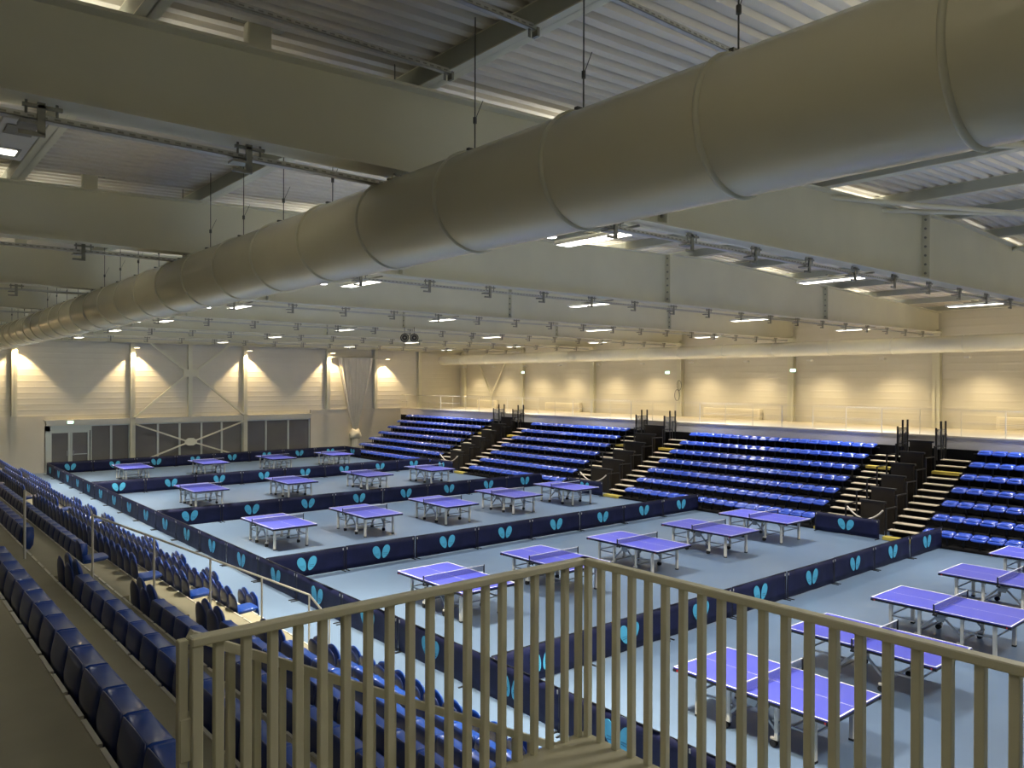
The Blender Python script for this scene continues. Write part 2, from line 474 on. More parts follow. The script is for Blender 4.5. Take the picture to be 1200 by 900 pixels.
for (p,q) in (((13.4,2.75),(16.5,1.55)),((20.4,2.75),(17.1,1.55)),((13.4,.25),(16.5,1.4)),((20.4,.25),(17.1,1.4))):
    MB().bar((p[0],0,p[1]),(q[0],0,q[1]),.08,.09,M['steel']).build('diagonal',t)
MB().prism([(16.8+.42*cos(a*pi/4+.39),1.48+.26*sin(a*pi/4+.39)) for a in range(8)],'y',-.03,.03,M['steel']).build('node_plate',t)
# glazing: mullion x positions measured on the far wall
mull=[11.0,13.0,14.75,16.1,17.55,18.85,20.4,21.85,23.6,25.3]
mull=[11.25,12.75]+[14.65,16.1,17.55,18.95]+[21.95,23.7,25.3]
edges=[(11.3,12.35),(12.35,13.15),(13.45,14.65),(14.65,16.1),(16.1,17.55),(17.55,18.95),(18.95,20.35),(20.65,21.95),(21.95,23.7),(23.7,25.35)]
edges=[(10.95,12.1),(12.1,13.16),(13.44,14.85),(14.85,16.2),(16.2,17.6),(17.6,18.95),(18.95,20.36),(20.64,22.05),(22.05,23.7),(23.7,25.35)]
for i,(a,c) in enumerate(edges):
    w=tag(MB().box(a,YF+.00,.1,c,YF+.02,2.72,M['glass']).build('window_%d'%(i+1)),kind='structure')
    f=MB()
    for xx in (a+.031,c-.031): f.box(xx-.03,YF-.07,0,xx+.03,YF+.03,2.78,M['alum'])
    f.box(a+.062,YF-.05,2.70,c-.062,YF+.03,2.78,M['alum']); f.box(a+.062,YF-.05,0,c-.062,YF+.03,.10,M['alum'])
    f.build('window_frame',w)
for i,(a,c) in enumerate([(8.75,9.85),(9.85,10.9)]):
    w=tag(MB().box(a+.05,YF-.01,.12,c-.05,YF+.015,2.35,M['glass']).build('door_%d'%(i+1)),kind='structure')
    f=MB()
    for xx in (a+.06,c-.06): f.box(xx-.055,YF-.08,0,xx+.055,YF+.03,2.42,M['alum'])
    f.box(a,YF-.07,2.33,c,YF+.03,2.45,M['alum']); f.box(a,YF-.07,0,c,YF+.03,.12,M['alum'])
    f.build('door_frame',w)
    h=MB().box((c-.2) if i==0 else (a+.14),YF-.13,.95,(c-.14) if i==0 else (a+.2),YF-.08,1.25,M['tframe'])
    if i==1: h.box(a+.12,YF-.12,1.0,c-.12,YF-.09,1.05,M['alum'])
    h.build('door_handle',w)
struct(MB().box(8.5,YF-.06,0,8.80,YF+.05,2.78,M['alum']).build('trim_5'))
struct(MB().box(8.55,YF-.06,2.45,10.95,YF+.03,2.78,M['alum']).build('trim_2'))
struct(MB().box(8.4,YF+.06,0,25.6,YF+.12,3.2,M['bdeck']).build('wall_back_outer'))

# exit signs
def exitsign(loc,lab,rz=0):
    b=MB().box(-.17,-.03,-.09,.17,.03,.09,M['lamphouse'],.01); b.box(-.155,-.036,-.075,.155,-.031,.075,M['exitlamp'])
    o=b.build('exit_sign',loc=loc); o.rotation_euler=(0,0,rz); tag(o,lab,'exit sign','lit exit signs')
exitsign((9.8,YF-.34,2.98),'small lit greenish exit sign above the glass double door')
exitsign((XR-.33,44.66,6.2),'small lit exit sign on a right wall column, the farthest one',radians(-90))
exitsign((XR-.33,30.9,6.1),'small lit green exit sign high on the right wall, middle one',radians(-90))
exitsign((XR-.33,22.4,6.15),'small lit green exit sign on a right wall column, nearest one',radians(-90))

# wall washers on the rear wall with warm light
for i,x in enumerate([-.05,7.08,13.43,20.63,26.88,31.55]):
    b=MB().box(-.16,-.32,0,.16,.02,.07,M['lamphouse'],.01); b.box(-.13,-.28,-.008,.13,-.04,-.001,M['warmlamp'])
    tag(b.build('wall_light',loc=(x,YF-.50,7.55 if i<5 else 7.2)),'warm downlight washing the far wall, '+onum(i+1)+' from the left','wall light','warm downlights of the far wall')
    spot((x,YF-.58,7.5 if i<5 else 7.15),(0,.10,-1),480 if i<5 else 420,92,(1,.74,.40),.35,.08)

# ------------------------------------------------------------------ hanging tied curtain
b=MB(); cx=28.9; cy=YF-.36
n=64; levels=[(7.25,1.5),(6.2,1.30),(5.0,1.02),(3.8,.72),(2.6,.40),(1.95,.20),(1.75,.14)]
vs=[];fs=[]
for z,hw in levels:
    sc=hw/1.5
    for i in range(n+1):
        u=-1+2*i/n
        vs.append((cx+(z<7)*0+u*hw+.06*sc,cy+.07*(sin(i*1.9)+.5*sin(i*.83))*(1-.3*sc),z))
for k in range(len(levels)-1):
    for i in range(n): a=k*(n+1)+i; fs.append((a,a+n+1,a+n+2,a+1))
b.add(vs,fs,M['net2'],True)
b.add([(v[0],v[1]+.03,v[2]) for v in vs],[tuple(reversed(f)) for f in fs],M['net2'],True)
cur=thing('tied_curtain','tall white hanging curtain gathered and knotted near the bottom, far wall','curtain',(0,0,0))
b.build('curtain_cloth',cur)
b=MB(); rng=random.Random(3)
import bmesh
def blob(cx_,cy_,cz_,rx,ry,rz_,m,name,parent,seed=0,amp=.12,sub=3):
    bm=bmesh.new(); bmesh.ops.create_icosphere(bm,subdivisions=sub,radius=1)
    r=random.Random(seed); ph=[r.uniform(0,6) for _ in range(6)]
    for v in bm.verts:
        c=v.co; k=1+amp*(sin(5*c.x+ph[0])*sin(4*c.z+ph[1])+.6*sin(9*c.y+ph[2])*sin(8*c.z+ph[3]))
        v.co=Vector((cx_+c.x*rx*k,cy_+c.y*ry*k,cz_+c.z*rz_*k))
    me=bpy.data.meshes.new(name); bm.to_mesh(me); bm.free(); me.materials.append(m)
    for p in me.polygons: p.use_smooth=True
    o=bpy.data.objects.new(name,me); COL.objects.link(o); o.parent=parent; return o
blob(cx,cy,1.50,.46,.38,.40,M['net2'],'curtain_knot',cur,4,.20)
b=MB()
vs=[];fs=[]
for z,rr in ((1.4,.2),(1.0,.23),(.55,.27)):
    for i in range(24):
        t_=2*pi*i/24; k=1+.15*sin(i*2.6); vs.append((cx+rr*cos(t_)*k,cy+rr*.8*sin(t_)*k,z))
for k in range(2):
    for i in range(24): j=(i+1)%24; fs.append((k*24+i,k*24+j,(k+1)*24+j,(k+1)*24+i))
b.add(vs,fs,M['net2'],True); b.build('curtain_tail',cur)
MB().tube((26.9,cy,7.27),(31.0,cy,7.27),.03,M['steel'],8).build('curtain_rail',cur)

# pair of dark round speakers hanging under the beams
t=thing('hanging_speaker','pair of black round speakers hung together below the far beams','speaker',(18.7,29.3,7.42))
t.rotation_euler=(0,0,radians(-30))
for sx in (-.21,.21):
    b=MB(); b.tube((sx,-.12,0),(sx,.12,0),.19,M['speaker'],24); b.tube((sx,-.15,0),(sx,-.12,0),.15,M['steeldk'],24); b.tube((sx,-.17,0),(sx,-.14,0),.12,M['speaker'],16); b.tube((sx,-.19,0),(sx,-.16,0),.04,M['steeldk'],12)
    b.build('speaker_drum',t)
b=MB().box(-.5,-.05,.24,.5,.05,.28,M['tray']); b.tube((-.21,0,.17),(-.21,0,.48),.012,M['wire'],5); b.tube((.21,0,.17),(.21,0,.48),.012,M['wire'],5)
b.build('hanging_frame',t)

# ------------------------------------------------------------------ right side: columns, gallery, railing
for k in range(0,7):
    y=BEAM_Y[k+0] if k<7 else 0
    b=MB().box(-.30,-.17,0,-.27,.17,8.0,M['steel']); b.box(-.30,-.012,0,-.03,.012,8.0,M['steel']); b.box(-.06,-.17,0,-.03,.17,8.0,M['steel'])
    tag(b.build('wall_column',loc=(XR,y,0)),'pale steel column on the right wall, '+onum(k+1)+' from the camera end','column','steel columns of the right wall')
tag(MB().box(-.30,-.17,0,-.03,.17,8.0,M['steel']).build('wall_column',loc=(XR,BEAM_Y[7]-.0,0)),'pale steel column on the right wall beside the far corner','column','steel columns of the right wall')
GX,GZ=33.15,3.38
b=MB().box(GX,YN,GZ-.12,XR,YF-.06,GZ,M['gfloor']); struct(b.build('floor_gallery'))
b=MB().box(GX-.04,YN,GZ-.50,GX,YF-.06,GZ-.03,M['fascia']); b.box(GX-.06,YN,GZ-.03,GX+.03,YF-.06,GZ+.03,M['gfloor']); struct(b.build('trim_3'))
struct(MB().box(GX-.02,YN,0,GX+.1,YF-.06,GZ-.5,M['bdeck']).build('wall_under_gallery'))
t=thing('gallery_railing','thin pale railing along the gallery edge above the right stand','railing',(GX+.05,0,GZ))
y=1.2;j=0
while y<YF-.3:
    w=.022 if j%3 else .035
    MB().box(-w/2,y-w/2,0,w/2,y+w/2,1.05,M['railw']).build('post',t)
    y+=1.55;j+=1
MB().box(-.02,YN,1.03,.02,YF-.1,1.06,M['railw']).build('top_rail',t)
MB().box(-.01,YN,.52,.01,YF-.1,.54,M['railw']).build('middle_rail',t)
# wall heaters / bench boxes along the gallery wall
for i,(ya,yb) in enumerate(((48.0,50.4),(38.6,42.2),(24.4,28.2),(9.4,12.6))):
    b=MB().box(-.30,ya,.10,-.02,yb,.62,M['heater'],.02); b.box(-.28,ya+.03,0,-.05,yb-.03,.1,M['heater'])
    for q in range(5): b.box(-.305,ya+.15,.18+q*.07,-.298,yb-.15,.20+q*.07,M['gfloor'])
    tag(b.build('wall_heater',loc=(XR-.06,0,GZ)),'long pale heater casing at the foot of the gallery wall, '+['farthest','second farthest','second nearest','nearest'][i],'heater','pale heaters on the gallery')
# V bracing on the right wall
t=thing('cross_bracing','slender V-shaped steel bracing on the right wall beside the far columns','bracing',(XR-.34,0,0))
MB().tube((0,50.6,7.6),(0,48.6,4.5),.06,M['steel'],8).build('diagonal',t)
MB().tube((0,46.4,7.6),(0,48.5,4.5),.06,M['steel'],8).build('diagonal',t)
MB().tube((0,48.55,4.6),(0,48.55,3.4),.06,M['steel'],8).build('stub_post',t)
# coiled cable on column
t=MB()
for (yy,zz,r) in ((30.0,5.3,.30),(30.15,4.7,.34)):
    pts=[(XR-.36,yy+r*.55*cos(a*pi/10),zz+r*sin(a*pi/10)) for a in range(21)]
    t.path(pts,.015,M['wire'],5)
tag(t.build('coiled_cable'),'dark coiled cable loops hanging on a right wall column','cable')
# warm spots added for the gallery wall glow; their lamps are assumed, unseen
for k in range(7):
    for dy in (1.9,5.5):
        y=BEAM_Y[k]+dy
        if y<YF-.5:
            spot((XR-1.5,y,6.55),(.10,0,-1),210,128,(1,.78,.45),1.0,.25)
for k in range(14):  # housings added to go with the gallery spots
    y=2.2+3.72*k
    if y<YF-1:
        b=MB().box(-.12,-.12,0,.12,.12,.10,M['lamphouse'],.01)
        tag(b.build('added_downlight',loc=(XR-1.5,y,6.60)),'added small downlight below the slim right wall duct, '+onum(k+1)+' from the camera end','lamp','added small downlights over the gallery')

# ------------------------------------------------------------------ butterfly surround panels
def wing(sx,flip):
    # rounded wing outline, wider at the top, leaning outwards
    pts=[]
    for i in range(24):
        a=2*pi*i/24
        v=.205*sin(a); u=.118*cos(a)*(1.0+.22*v/.205)
        tl=radians(24)*sx
        pts.append((u*cos(tl)+v*sin(tl)+sx*.150,-u*sin(tl)+v*cos(tl)))
    return pts
PW=2.36
panel_proto=None
def panel_parts(root):
    # rippled cloth with real thickness
    b=MB(); nx,nz=24,4; vs=[];fs=[]
    for side in (0,1):
        for j in range(nz+1):
            for i in range(nx+1):
                u=i/nx; v=j/nz
                x=(u-.5)*(PW+.036); z=.03+.67*v-(.012*sin(pi*u))*(v>.9)
                rip=.006*sin(u*17)*(1-.5*v)+.008*sin(u*31+v*4)*(abs(u-.5)*2)**2
                vs.append((x,rip+(-.004 if side==0 else .004),z))
    n=(nx+1)*(nz+1);q=nx+1
    for j in range(nz):
        for i in range(nx):
            a=j*q+i; fs.append((a,a+1,a+q+1,a+q)); fs.append((n+a,n+a+q,n+a+q+1,n+a+1))
    for i in range(nx): a=nz*q+i; fs.append((a,a+1,n+a+1,n+a)); fs.append((i,n+i,n+i+1,i+1))
    for j in range(nz): a=j*q; fs.append((a,a+q,n+a+q,n+a)); a=j*q+nx; fs.append((a,n+a,n+a+q,a+q))
    b.add(vs,fs,M['navy'],True); b.build('cloth_panel',root)
    e=MB()
    for sx in (-1,1):
        pts=[(x,z+.375) for x,z in wing(sx,0)]
        e.prism(pts,'y',-.020,-.016,M['cyan']); e.prism(pts,'y',.016,.020,M['cyan'])
        # thin vein gap lines across the lower wing
        for dz in (-.03,-.07):
            p0=(sx*.07,.36+dz*.9); p1=(sx*.21,.37+dz*1.3)
            for ys in (-.021,.021): e.bar((p0[0],ys,p0[1]),(p1[0],ys,p1[1]),.002,.006,M['navy'])
    e.build('butterfly_emblem',root)
    f=MB()
    f.bar((-PW/2+.02,0,.702),(PW/2-.02,0,.702),.014,.014,M['black'])
    for sx in (-1,1):
        f.box(sx*(PW/2-.02)-.010,-.010,.0,sx*(PW/2-.02)+.010,.010,.71,M['black'])
    f.build('frame_tube',root)
    for sx in (-1,1):
        g=MB().box(sx*(PW/2-.05)-.016,-.17,0,sx*(PW/2-.05)+.016,.17,.022,M['black'],.005); g.box(sx*(PW/2-.05)-.014,-.012,.6,sx*(PW/2-.05)+.014,.012,.66,M['tray'])
        g.build('foot',root)
def panel(x,y,rz,label,group):
    global panel_proto
    if panel_proto is None:
        t=thing('court_barrier',label,'barrier',(x,y,0),rz,group); panel_parts(t); panel_proto=t; return t
    return dup(panel_proto,(x,y,0),rz,label,group)
rows=[(10.62,'nearest'),(20.40,'second nearest'),(30.42,'third nearest'),(40.9,'fourth nearest'),(52.05,'farthest')]
STEP=2.40
for y,nm in rows:
    for i in range(8):
        x=8.45+STEP*(i+.5)
        if x+1.2>27.75: continue
        panel(x,y+random.uniform(-.02,.02),random.uniform(-.006,.006),'navy butterfly barrier panel, %s from left, %s cross row'%(onum(i+1),nm),'barrier panels of the cross rows')
yy=52.0-1.2;i=0
ys=[]
while yy>-4: ys.append(yy); yy-=STEP
ys=ys[::-1]
kk=0
for yy in ys:
    if yy<2: continue
    kk+=1
    panel(8.42,yy,radians(90)+random.uniform(-.006,.006),'navy butterfly barrier panel, long left line, %s from camera end'%onum(kk),'barrier panels of the long left line')
for (y,nm) in ((13.75,'nearest'),(26.95,'middle'),(39.2,'farthest')):
    panel(27.36,y,radians(90),'single navy barrier panel standing across a stair opening of the right stand, %s one'%nm,'barriers closing the stair openings')
panel(27.6,50.8,radians(90),'navy barrier panel turned along the right stand in the far corner','barriers closing the far corner')

# ------------------------------------------------------------------ table tennis tables
tproto=None
def table_parts(t):
    L2,W2,H=1.37,.7625,.76
    for sy,nm in ((-1,'near'),(1,'far')):
        b=MB(); y0,y1=(0.003*sy,L2*sy)
        b.box(-W2,min(y0,y1),H-.022,W2,max(y0,y1),H,M['blue'])
        z=H+.0006
        lw=.026
        def ln(xa,ya,xb,yb): b.add([(xa,ya,z),(xb,ya,z),(xb,yb,z),(xa,yb,z)],[(0,1,2,3)],M['white'])
        ya,yb=sorted((y0,y1))
        ln(-W2,ya,-W2+lw,yb); ln(W2-lw,ya,W2,yb)
        if sy>0: ln(-W2+lw,yb-lw,W2-lw,yb)
        else: ln(-W2+lw,ya,W2-lw,ya+lw)
        ln(-.004,ya+lw*(sy<0),.004,yb-lw*(sy>0))
        b.build('tabletop',t)
        a=MB()   # black apron under the edge
        a.box(-W2+.005,ya,H-.07,-W2+.03,yb,H-.022,M['black']); a.box(W2-.03,ya,H-.07,W2-.005,yb,H-.022,M['black'])
        ye=sy*(L2-.0175); a.box(-W2+.03,ye-.0125,H-.07,W2-.03,ye+.0125,H-.022,M['black'])
        for sx in (-1,1): a.box(sx*(W2-.02)-.03,sy*(L2-.03)-.032,H-.072,sx*(W2-.02)+.022,sy*(L2-.03)+.032,H-.03,M['black'])
        a.box(-W2+.001,sy*(L2-.09),H-.066,-W2+.005,sy*(L2-.05),H-.034,M['red'])
        a.build('apron',t)
        f=MB()
        for sx in (-1,1):
            f.box(sx*.56-.02,sy*.12,H-.11,sx*.56+.02,sy*1.18,H-.07,M['leg'])
            f.box(sx*.56-.015,sy*.35,.38,sx*.56+.015,sy*1.0,.41,M['tframe'])
            f.bar((sx*.56,sy*.10,H-.20),(sx*.56,sy*.46,.20),.03,.04,M['tframe'])
        f.box(-.56,sy*1.02-.02,H-.16,.56,sy*1.02+.02,H-.13,M['leg'])
        f.box(-.56,sy*.42-.02,H-.16,.56,sy*.42+.02,H-.13,M['leg'])
        f.box(-.56,sy*.42-.015,.18,.56,sy*.42+.015,.21,M['tframe'])
        f.box(-.56,sy*1.02-.012,.40,.56,sy*1.02+.012,.425,M['tframe'])
        f.build('under_frame',t)
        for sx in (-1,1):
            g=MB().box(sx*.56-.035,sy*1.02-.035,.03,sx*.56+.035,sy*1.02+.035,H-.08,M['leg'],.006); g.box(sx*.56-.038,sy*1.02-.038,0,sx*.56+.038,sy*1.02+.038,.03,M['rubber'])
            g.build('leg',t)
            g=MB().box(sx*.56-.031,sy*.42-.031,.13,sx*.56+.031,sy*.42+.031,H-.08,M['leg'],.006); lg=g.build('leg',t)
            c=MB(); c.box(sx*.56-.03,sy*.42-.03,.11,sx*.56+.03,sy*.42+.10,.15,M['leg'],.006)
            for dx in (-.028,.028): c.tube((sx*.56+dx-.010,sy*.42+.05,.055),(sx*.56+dx+.010,sy*.42+.05,.055),.055,M['rubber'],14)
            c.box(sx*.56-.012,sy*.42+.03,.05,sx*.56+.012,sy*.42+.07,.12,M['black'])
            c.build('caster',lg)
    g=MB(); g.add([(-W2-.13,0,H+.006),(W2+.13,0,H+.006),(W2+.13,0,H+.14),(-W2-.13,0,H+.14)],[(0,1,2,3)],M['net'])
    g.box(-W2-.14,-.006,H+.137,W2+.14,.006,H+.152,M['white']); g.build('net',t)
    for sx in (-1,1):
        g=MB().box(sx*(W2+.145)-.012,-.014,H-.06,sx*(W2+.145)+.012,.014,H+.158,M['black'],.003)
        g.box(sx*(W2-.05)-.0,-.03,H-.075,sx*(W2+.15),.03,H-.045,M['black'])
        g.tube((sx*(W2+.03),0,H-.11),(sx*(W2+.03),0,H-.05),.02,M['black'],8)
        g.build('net_post',t)
    # centre undercarriage
    g=MB().box(-.50,-.10,H-.17,.50,.10,H-.10,M['tframe']); 
    for sx in (-1,1): g.prism([(-.13,.64),(.13,.64),(.07,.50),(-.07,.50)],'x',sx*.58-.012,sx*.58+.012,M['tframe'])
    g.build('centre_hinge',t)
def table(x,y,rz,label):
    global tproto
    if tproto is None:
        t=thing('table_tennis_table',label,'table',(x,y,0),rz,'blue table tennis tables'); table_parts(t); tproto=t; return t
    return dup(tproto,(x,y,0),rz,label)
T=[('nearest',[(11.16,6.80),(14.52,6.72),(17.94,6.69),(21.5,6.67),(24.9,6.67)]),
   ('second nearest',[(11.11,15.35),(14.45,15.38),(17.85,15.37),(21.41,15.38),(24.67,15.40)]),
   ('third nearest',[(10.94,25.31),(14.27,25.32),(17.80,25.41),(21.35,25.63),(24.8,25.65)]),
   ('fourth nearest',[(11.75,35.5),(15.97,35.5),(20.2,35.66),(24.1,35.71)]),
   ('farthest',[(11.68,46.53),(15.82,46.5),(20.0,46.7),(24.0,46.7)])]
for nm,L_ in T:
    for i,(x,y) in enumerate(L_):
        table(x,y,random.uniform(-.008,.008),'blue table tennis table with net, %s from left, %s court row'%(onum(i+1),nm))

# ------------------------------------------------------------------ right stand (retractable), x increases away from the courts
RX0,RD,RR=27.55,.82,.40
NR=7
blocks=[('nearest',3.6,11.45),('second nearest',15.05,24.75),('third nearest',28.75,37.0),('farthest',41.0,51.6)]
stand_seats=[]
for bi,(nm,ya,yb) in enumerate(blocks):
    t=thing('retractable_stand','black tiered retractable stand block on the right, %s to the camera'%nm,'stand',(0,0,0),0,'black tiered blocks of the right stand')
    for r in range(NR):
        x0=RX0+RD*r; z=RR*r+.06
        b=MB().box(x0,ya-1.0,z-.05,min(x0+RD+.25,GX-.05),yb+1.0 if bi<3 else yb+.4,z,M['bdeck'])
        b.box(x0,ya-1.0,max(0,z-RR-.0),x0+.02,yb+1.0 if bi<3 else yb+.4,z-.05 if z>.1 else .01,M['bdeck'])
        b.build('deck',t)
        ye=yb+1.0 if bi<3 else yb+.4
        MB().box(x0,ye-.03,0,min(x0+RD,GX-.05),ye,z+.02,M['brown'] if bi<3 else M['bdeck']).build('side_panel',t)
        MB().box(x0,ya-1.0,0,min(x0+RD,GX-.05),ya-.97,z+.02,M['brown']).build('side_panel',t)
        # thin rail carrying the seats
        MB().box(x0+.30,ya,z+.30,x0+.34,yb,z+.34,M['black']).build('seat_beam',t)
    # last black backing under the gallery
    MB().box(GX-.25,ya-1.0,2.4,GX-.06,yb+(1.0 if bi<3 else .4),2.9,M['bdeck']).build('back_panel',t)
    n=int((yb-ya)/.5)
    for r in range(NR):
        x=RX0+RD*r+.32; z=RR*r+.06
        off=(yb-ya-n*.5)/2
        for i in range(n):
            stand_seats.append((x,ya+off+.25+.5*i,z,bi,r,i+1,nm))
# stair flights at each opening (two per opening)
def stair(ya,yb,lab):
    t=thing('stair_flight',lab,'stairs',(0,0,0),0,'pale stair flights of the right stand')
    for i in range(13):
        x0=RX0-.12+.41*i; z=.06+.2*(i+0)+.06
        ymat='yellow' if i in (0,10) else 'step'
        b=MB().box(x0,ya,z-.035,x0+.30,yb,z,M['step'],.006)
        if ymat=='yellow': b.box(x0-.012,ya,z-.10,x0-.001,yb,z+.004,M['yellow']); b.box(x0-.012,ya,z+.0005,x0+.28,yb,z+.005,M['yellow'])
        b.build('step',t)
        MB().box(x0+.10,ya+.02,max(0,z-.2),x0+.12,yb-.02,z-.04,M['bdeck']).build('riser',t)
    return t
opn=[('nearest',11.45,12.5,14.0,15.05),('middle',24.75,25.8,27.75,28.75),('farthest',37.0,38.0,40.0,41.0)]
for nm,a,b_,c,d_ in opn:
    stair(a+.05,b_-.02,'stair flight with pale and yellow steps, right side of the %s stand opening'%nm)
    stair(c+.05,d_-.02,'stair flight with pale and yellow steps, left side of the %s stand opening'%nm)
    # black guard rails beside the opening
    for side,yv in (('right',b_+.02),('left',c-.02)):
        t=thing('stair_guardrail','black post guardrail on the %s side of the %s stand opening'%(side,nm),'guardrail',(0,0,0),0,'black guardrails of the stand openings')
        for r in range(NR):
            x=RX0+.25+RD*r; z=RR*r+.06
            MB().box(x-.025,yv-.025,z,x+.025,yv+.025,z+1.0,M['black']).build('post',t)
            MB().box(x,yv-.02,z+.96,min(x+RD,GX-.1),yv+.02,z+1.0,M['black']).build('rail',t)
        for q,xx in enumerate((GX-1.1,GX-.65,GX-.2)):
            MB().box(xx-.03,yv-.03,2.5,xx+.03,yv+.03,3.75+.25*(q>0),M['black']).build('post',t)
        MB().box(GX-1.1,yv-.006,2.9,GX-.2,yv+.006,3.7,M['mesh']).build('mesh_infill',t)
    # brown boards of the telescopic carriage inside the opening
    t=thing('opening_panelling','stepped brown boards inside the %s opening of the right stand'%nm,'panelling',(0,0,0),0,'brown boards in the stand openings')
    for r in range(1,NR+0):
        x=RX0+RD*r; MB().box(x,b_+.35,0,x+.05,c-.30,.75+RR*r,M['brown']).build('board',t)
        MB().box(x-.02,b_+.3,.73+RR*r,x+.12,c-.25,.80+RR*r,M['black']).build('cap',t)
    pts=[(RX0+.2,c-.1-(c-b_-.2)*s_/10,.98-.38*(1-((s_-5)/5)**2)) for s_ in range(11)]
    tag(MB().path(pts,.03,M['rope'],8).build('barrier_rope'),'sagging white rope across the %s stand opening'%nm,'rope','ropes across the stand openings')

# folded stand seat (blue, backrest folded flat): faces -X
def stand_seat_parts(t):
    # domed pad with rolled front lip
    prof=[(-.24,.33),(-.255,.36),(-.25,.40),(-.22,.425),(-.10,.437),(.04,.432),(.14,.440),(.18,.425),(.185,.39),(.15,.375),(-.18,.355)]
    b=MB(); n=len(prof); vs=[];fs=[]; S=[-.228,-.215,-.19,-.10,0,.10,.19,.215,.228]
    for j,s_ in enumerate(S):
        e=abs(s_)/.228; k=1-.10*e**6
        for (x,z) in prof: vs.append((x*k-.0, s_, .39+(z-.39)*(1-.45*e**8)-.012*(1-e*e)*(z>.41)+.15*x))
    for j in range(len(S)-1):
        for i in range(n): i2=(i+1)%n; fs.append((j*n+i,j*n+i2,(j+1)*n+i2,(j+1)*n+i))
    fs.append(tuple(range(n-1,-1,-1))); fs.append(tuple((len(S)-1)*n+i for i in range(n)))
    b.add(vs,fs,M['seatR'],True); b.build('seat_pad',t)
    prof=[(-.20,.438),(-.19,.462),(-.05,.475),(.10,.470),(.17,.455),(.175,.435)]
    b=MB(); n=len(prof); vs=[];fs=[]
    for j,s_ in enumerate(S):
        e=abs(s_)/.228; k=1-.16*e**5
        for (x,z) in prof: vs.append((x*k, s_*.94, .437+(z-.437)*(1-.75*e**6)*1.3+.15*x))
    for j in range(len(S)-1):
        for i in range(n-1): fs.append((j*n+i,j*n+i+1,(j+1)*n+i+1,(j+1)*n+i))
    b.add(vs,fs,M['seatR'],True); b.build('folded_backrest',t)
    b=MB().box(-.02,-.03,.0,.02,.03,.36,M['black']); b.box(-.05,-.16,.34,.12,.16,.37,M['black']); b.build('bracket',t)
CAM=Vector((0,0,5.5))
stand_seats.sort(key=lambda s:(Vector(s[:3])-CAM).length)
sp=None
rest=MB()
def merge_mesh(mb,me,loc,mats):
    o=len(mb.v)
for q,(x,y,z,bi,r,i,nm) in enumerate(stand_seats):
    if q<300:
        lab='blue folded seat, %s from camera end, %s row up, %s right block'%(onum(i),onum(r+1),nm)
        if sp is None:
            sp=thing('stand_seat',lab,'seat',(x,y,z),0,'blue folded seats of the right stand'); stand_seat_parts(sp)
        else: dup(sp,(x,y,z),0,lab)
# remaining far seats as one object, same shapes
chm=[c.data for c in sp.children]
for q,(x,y,z,bi,r,i,nm) in enumerate(stand_seats):
    if q>=300:
        for me in chm:
            mm=me.materials[0]
            rest.add([(v.co.x+x,v.co.y+y,v.co.z+z) for v in me.vertices],[tuple(p.vertices) for p in me.polygons],mm,me.polygons[0].use_smooth)
tag(rest.build('stand_seat_rows'),'mass of blue folded seats in the farther blocks of the right stand','seats','blue folded seats of the right stand','stuff')

# ------------------------------------------------------------------ left stand
SX0,SD=1.10,.90
ZT=[3.33,2.86,2.39,1.93,1.46,1.0,.53,0.0]   # level of the floor whose front edge (nosing) is at SX0+SD*k
t=thing('concrete_stand','tiered left stand floor stepping down to the courts, with pale metal edges','stand',(0,0,0))
for k in range(7):
    x1=SX0+SD*k; x0=(XL if k==0 else SX0+SD*(k-1)); z=ZT[k]
    y0,y1=(YN if k==0 else 3.45),50.5
    if k>=0:
        b=MB().box(max(x0,XL+.01),max(y0,YN+.01),z-.10,x1,y1,z,M['tier']); b.box(x1-.03,3.45,ZT[k+1],x1,y1,z-.10,M['tier'])
        b.build('tier',t)
    b=MB(); y=3.6
    while y<y1-.5:
        b.box(x1-.012,y,z-.04,x1+.018,y+.44,z+.010,M['nosing']); y+=.5
    b.build('edge_strip',t)

# landing and its balustrade
LXc,LYc,LZ=3.42,3.37,3.33
b=MB().box(SX0+.02,YN+.01,LZ-.22,LXc+.03,LYc+.03,LZ+.004,M['landing']); tag(b.build('landing_platform'),'small raised landing platform behind the balustrade, bottom right of centre','platform')
t=thing('balustrade','near balustrade of square vertical bars around the landing corner','balustrade',(0,0,LZ))
RT=1.09
MB().box(SX0-.03,LYc-.03,RT-.04,LXc+.03,LYc+.03,RT,M['rail'],.006).build('handrail',t)
MB().box(LXc-.03,-4.0,RT-.04,LXc+.03,LYc+.03,RT,M['rail'],.006).build('handrail',t)
x=LXc-.16; nb=0
while x>SX0+.04:
    MB().box(x-.020,LYc-.014,-.12,x+.020,LYc+.026,RT-.04,M['rail'],.004).build('bar',t); x-=.1217
y=LYc-.135
while y>-2.2:
    MB().box(LXc-.014,y-.020,-.12,LXc+.026,y+.020,RT-.04,M['rail'],.004).build('bar',t); y-=.1217
for (xa,xb,ya,yb) in ((LXc-.062,LXc-.024,LYc-.012,LYc+.028),(LXc-.012,LXc+.028,LYc-.045,LYc-.005),(SX0-.027,SX0+.019,LYc-.025,LYc+.025)):
    MB().box(xa,ya,-.2,xb,yb,RT-.04,M['rail'],.004).build('corner_post',t)
MB().box(SX0-.075,LYc+.0,-.6,SX0-.035,LYc+.04,RT-.01,M['rail'],.004).build('end_post',t)
MB().box(SX0-.07,LYc-.005,RT-.52,SX0+.02,LYc+.03,RT-.34,M['rail'],.003).build('latch_plate',t)

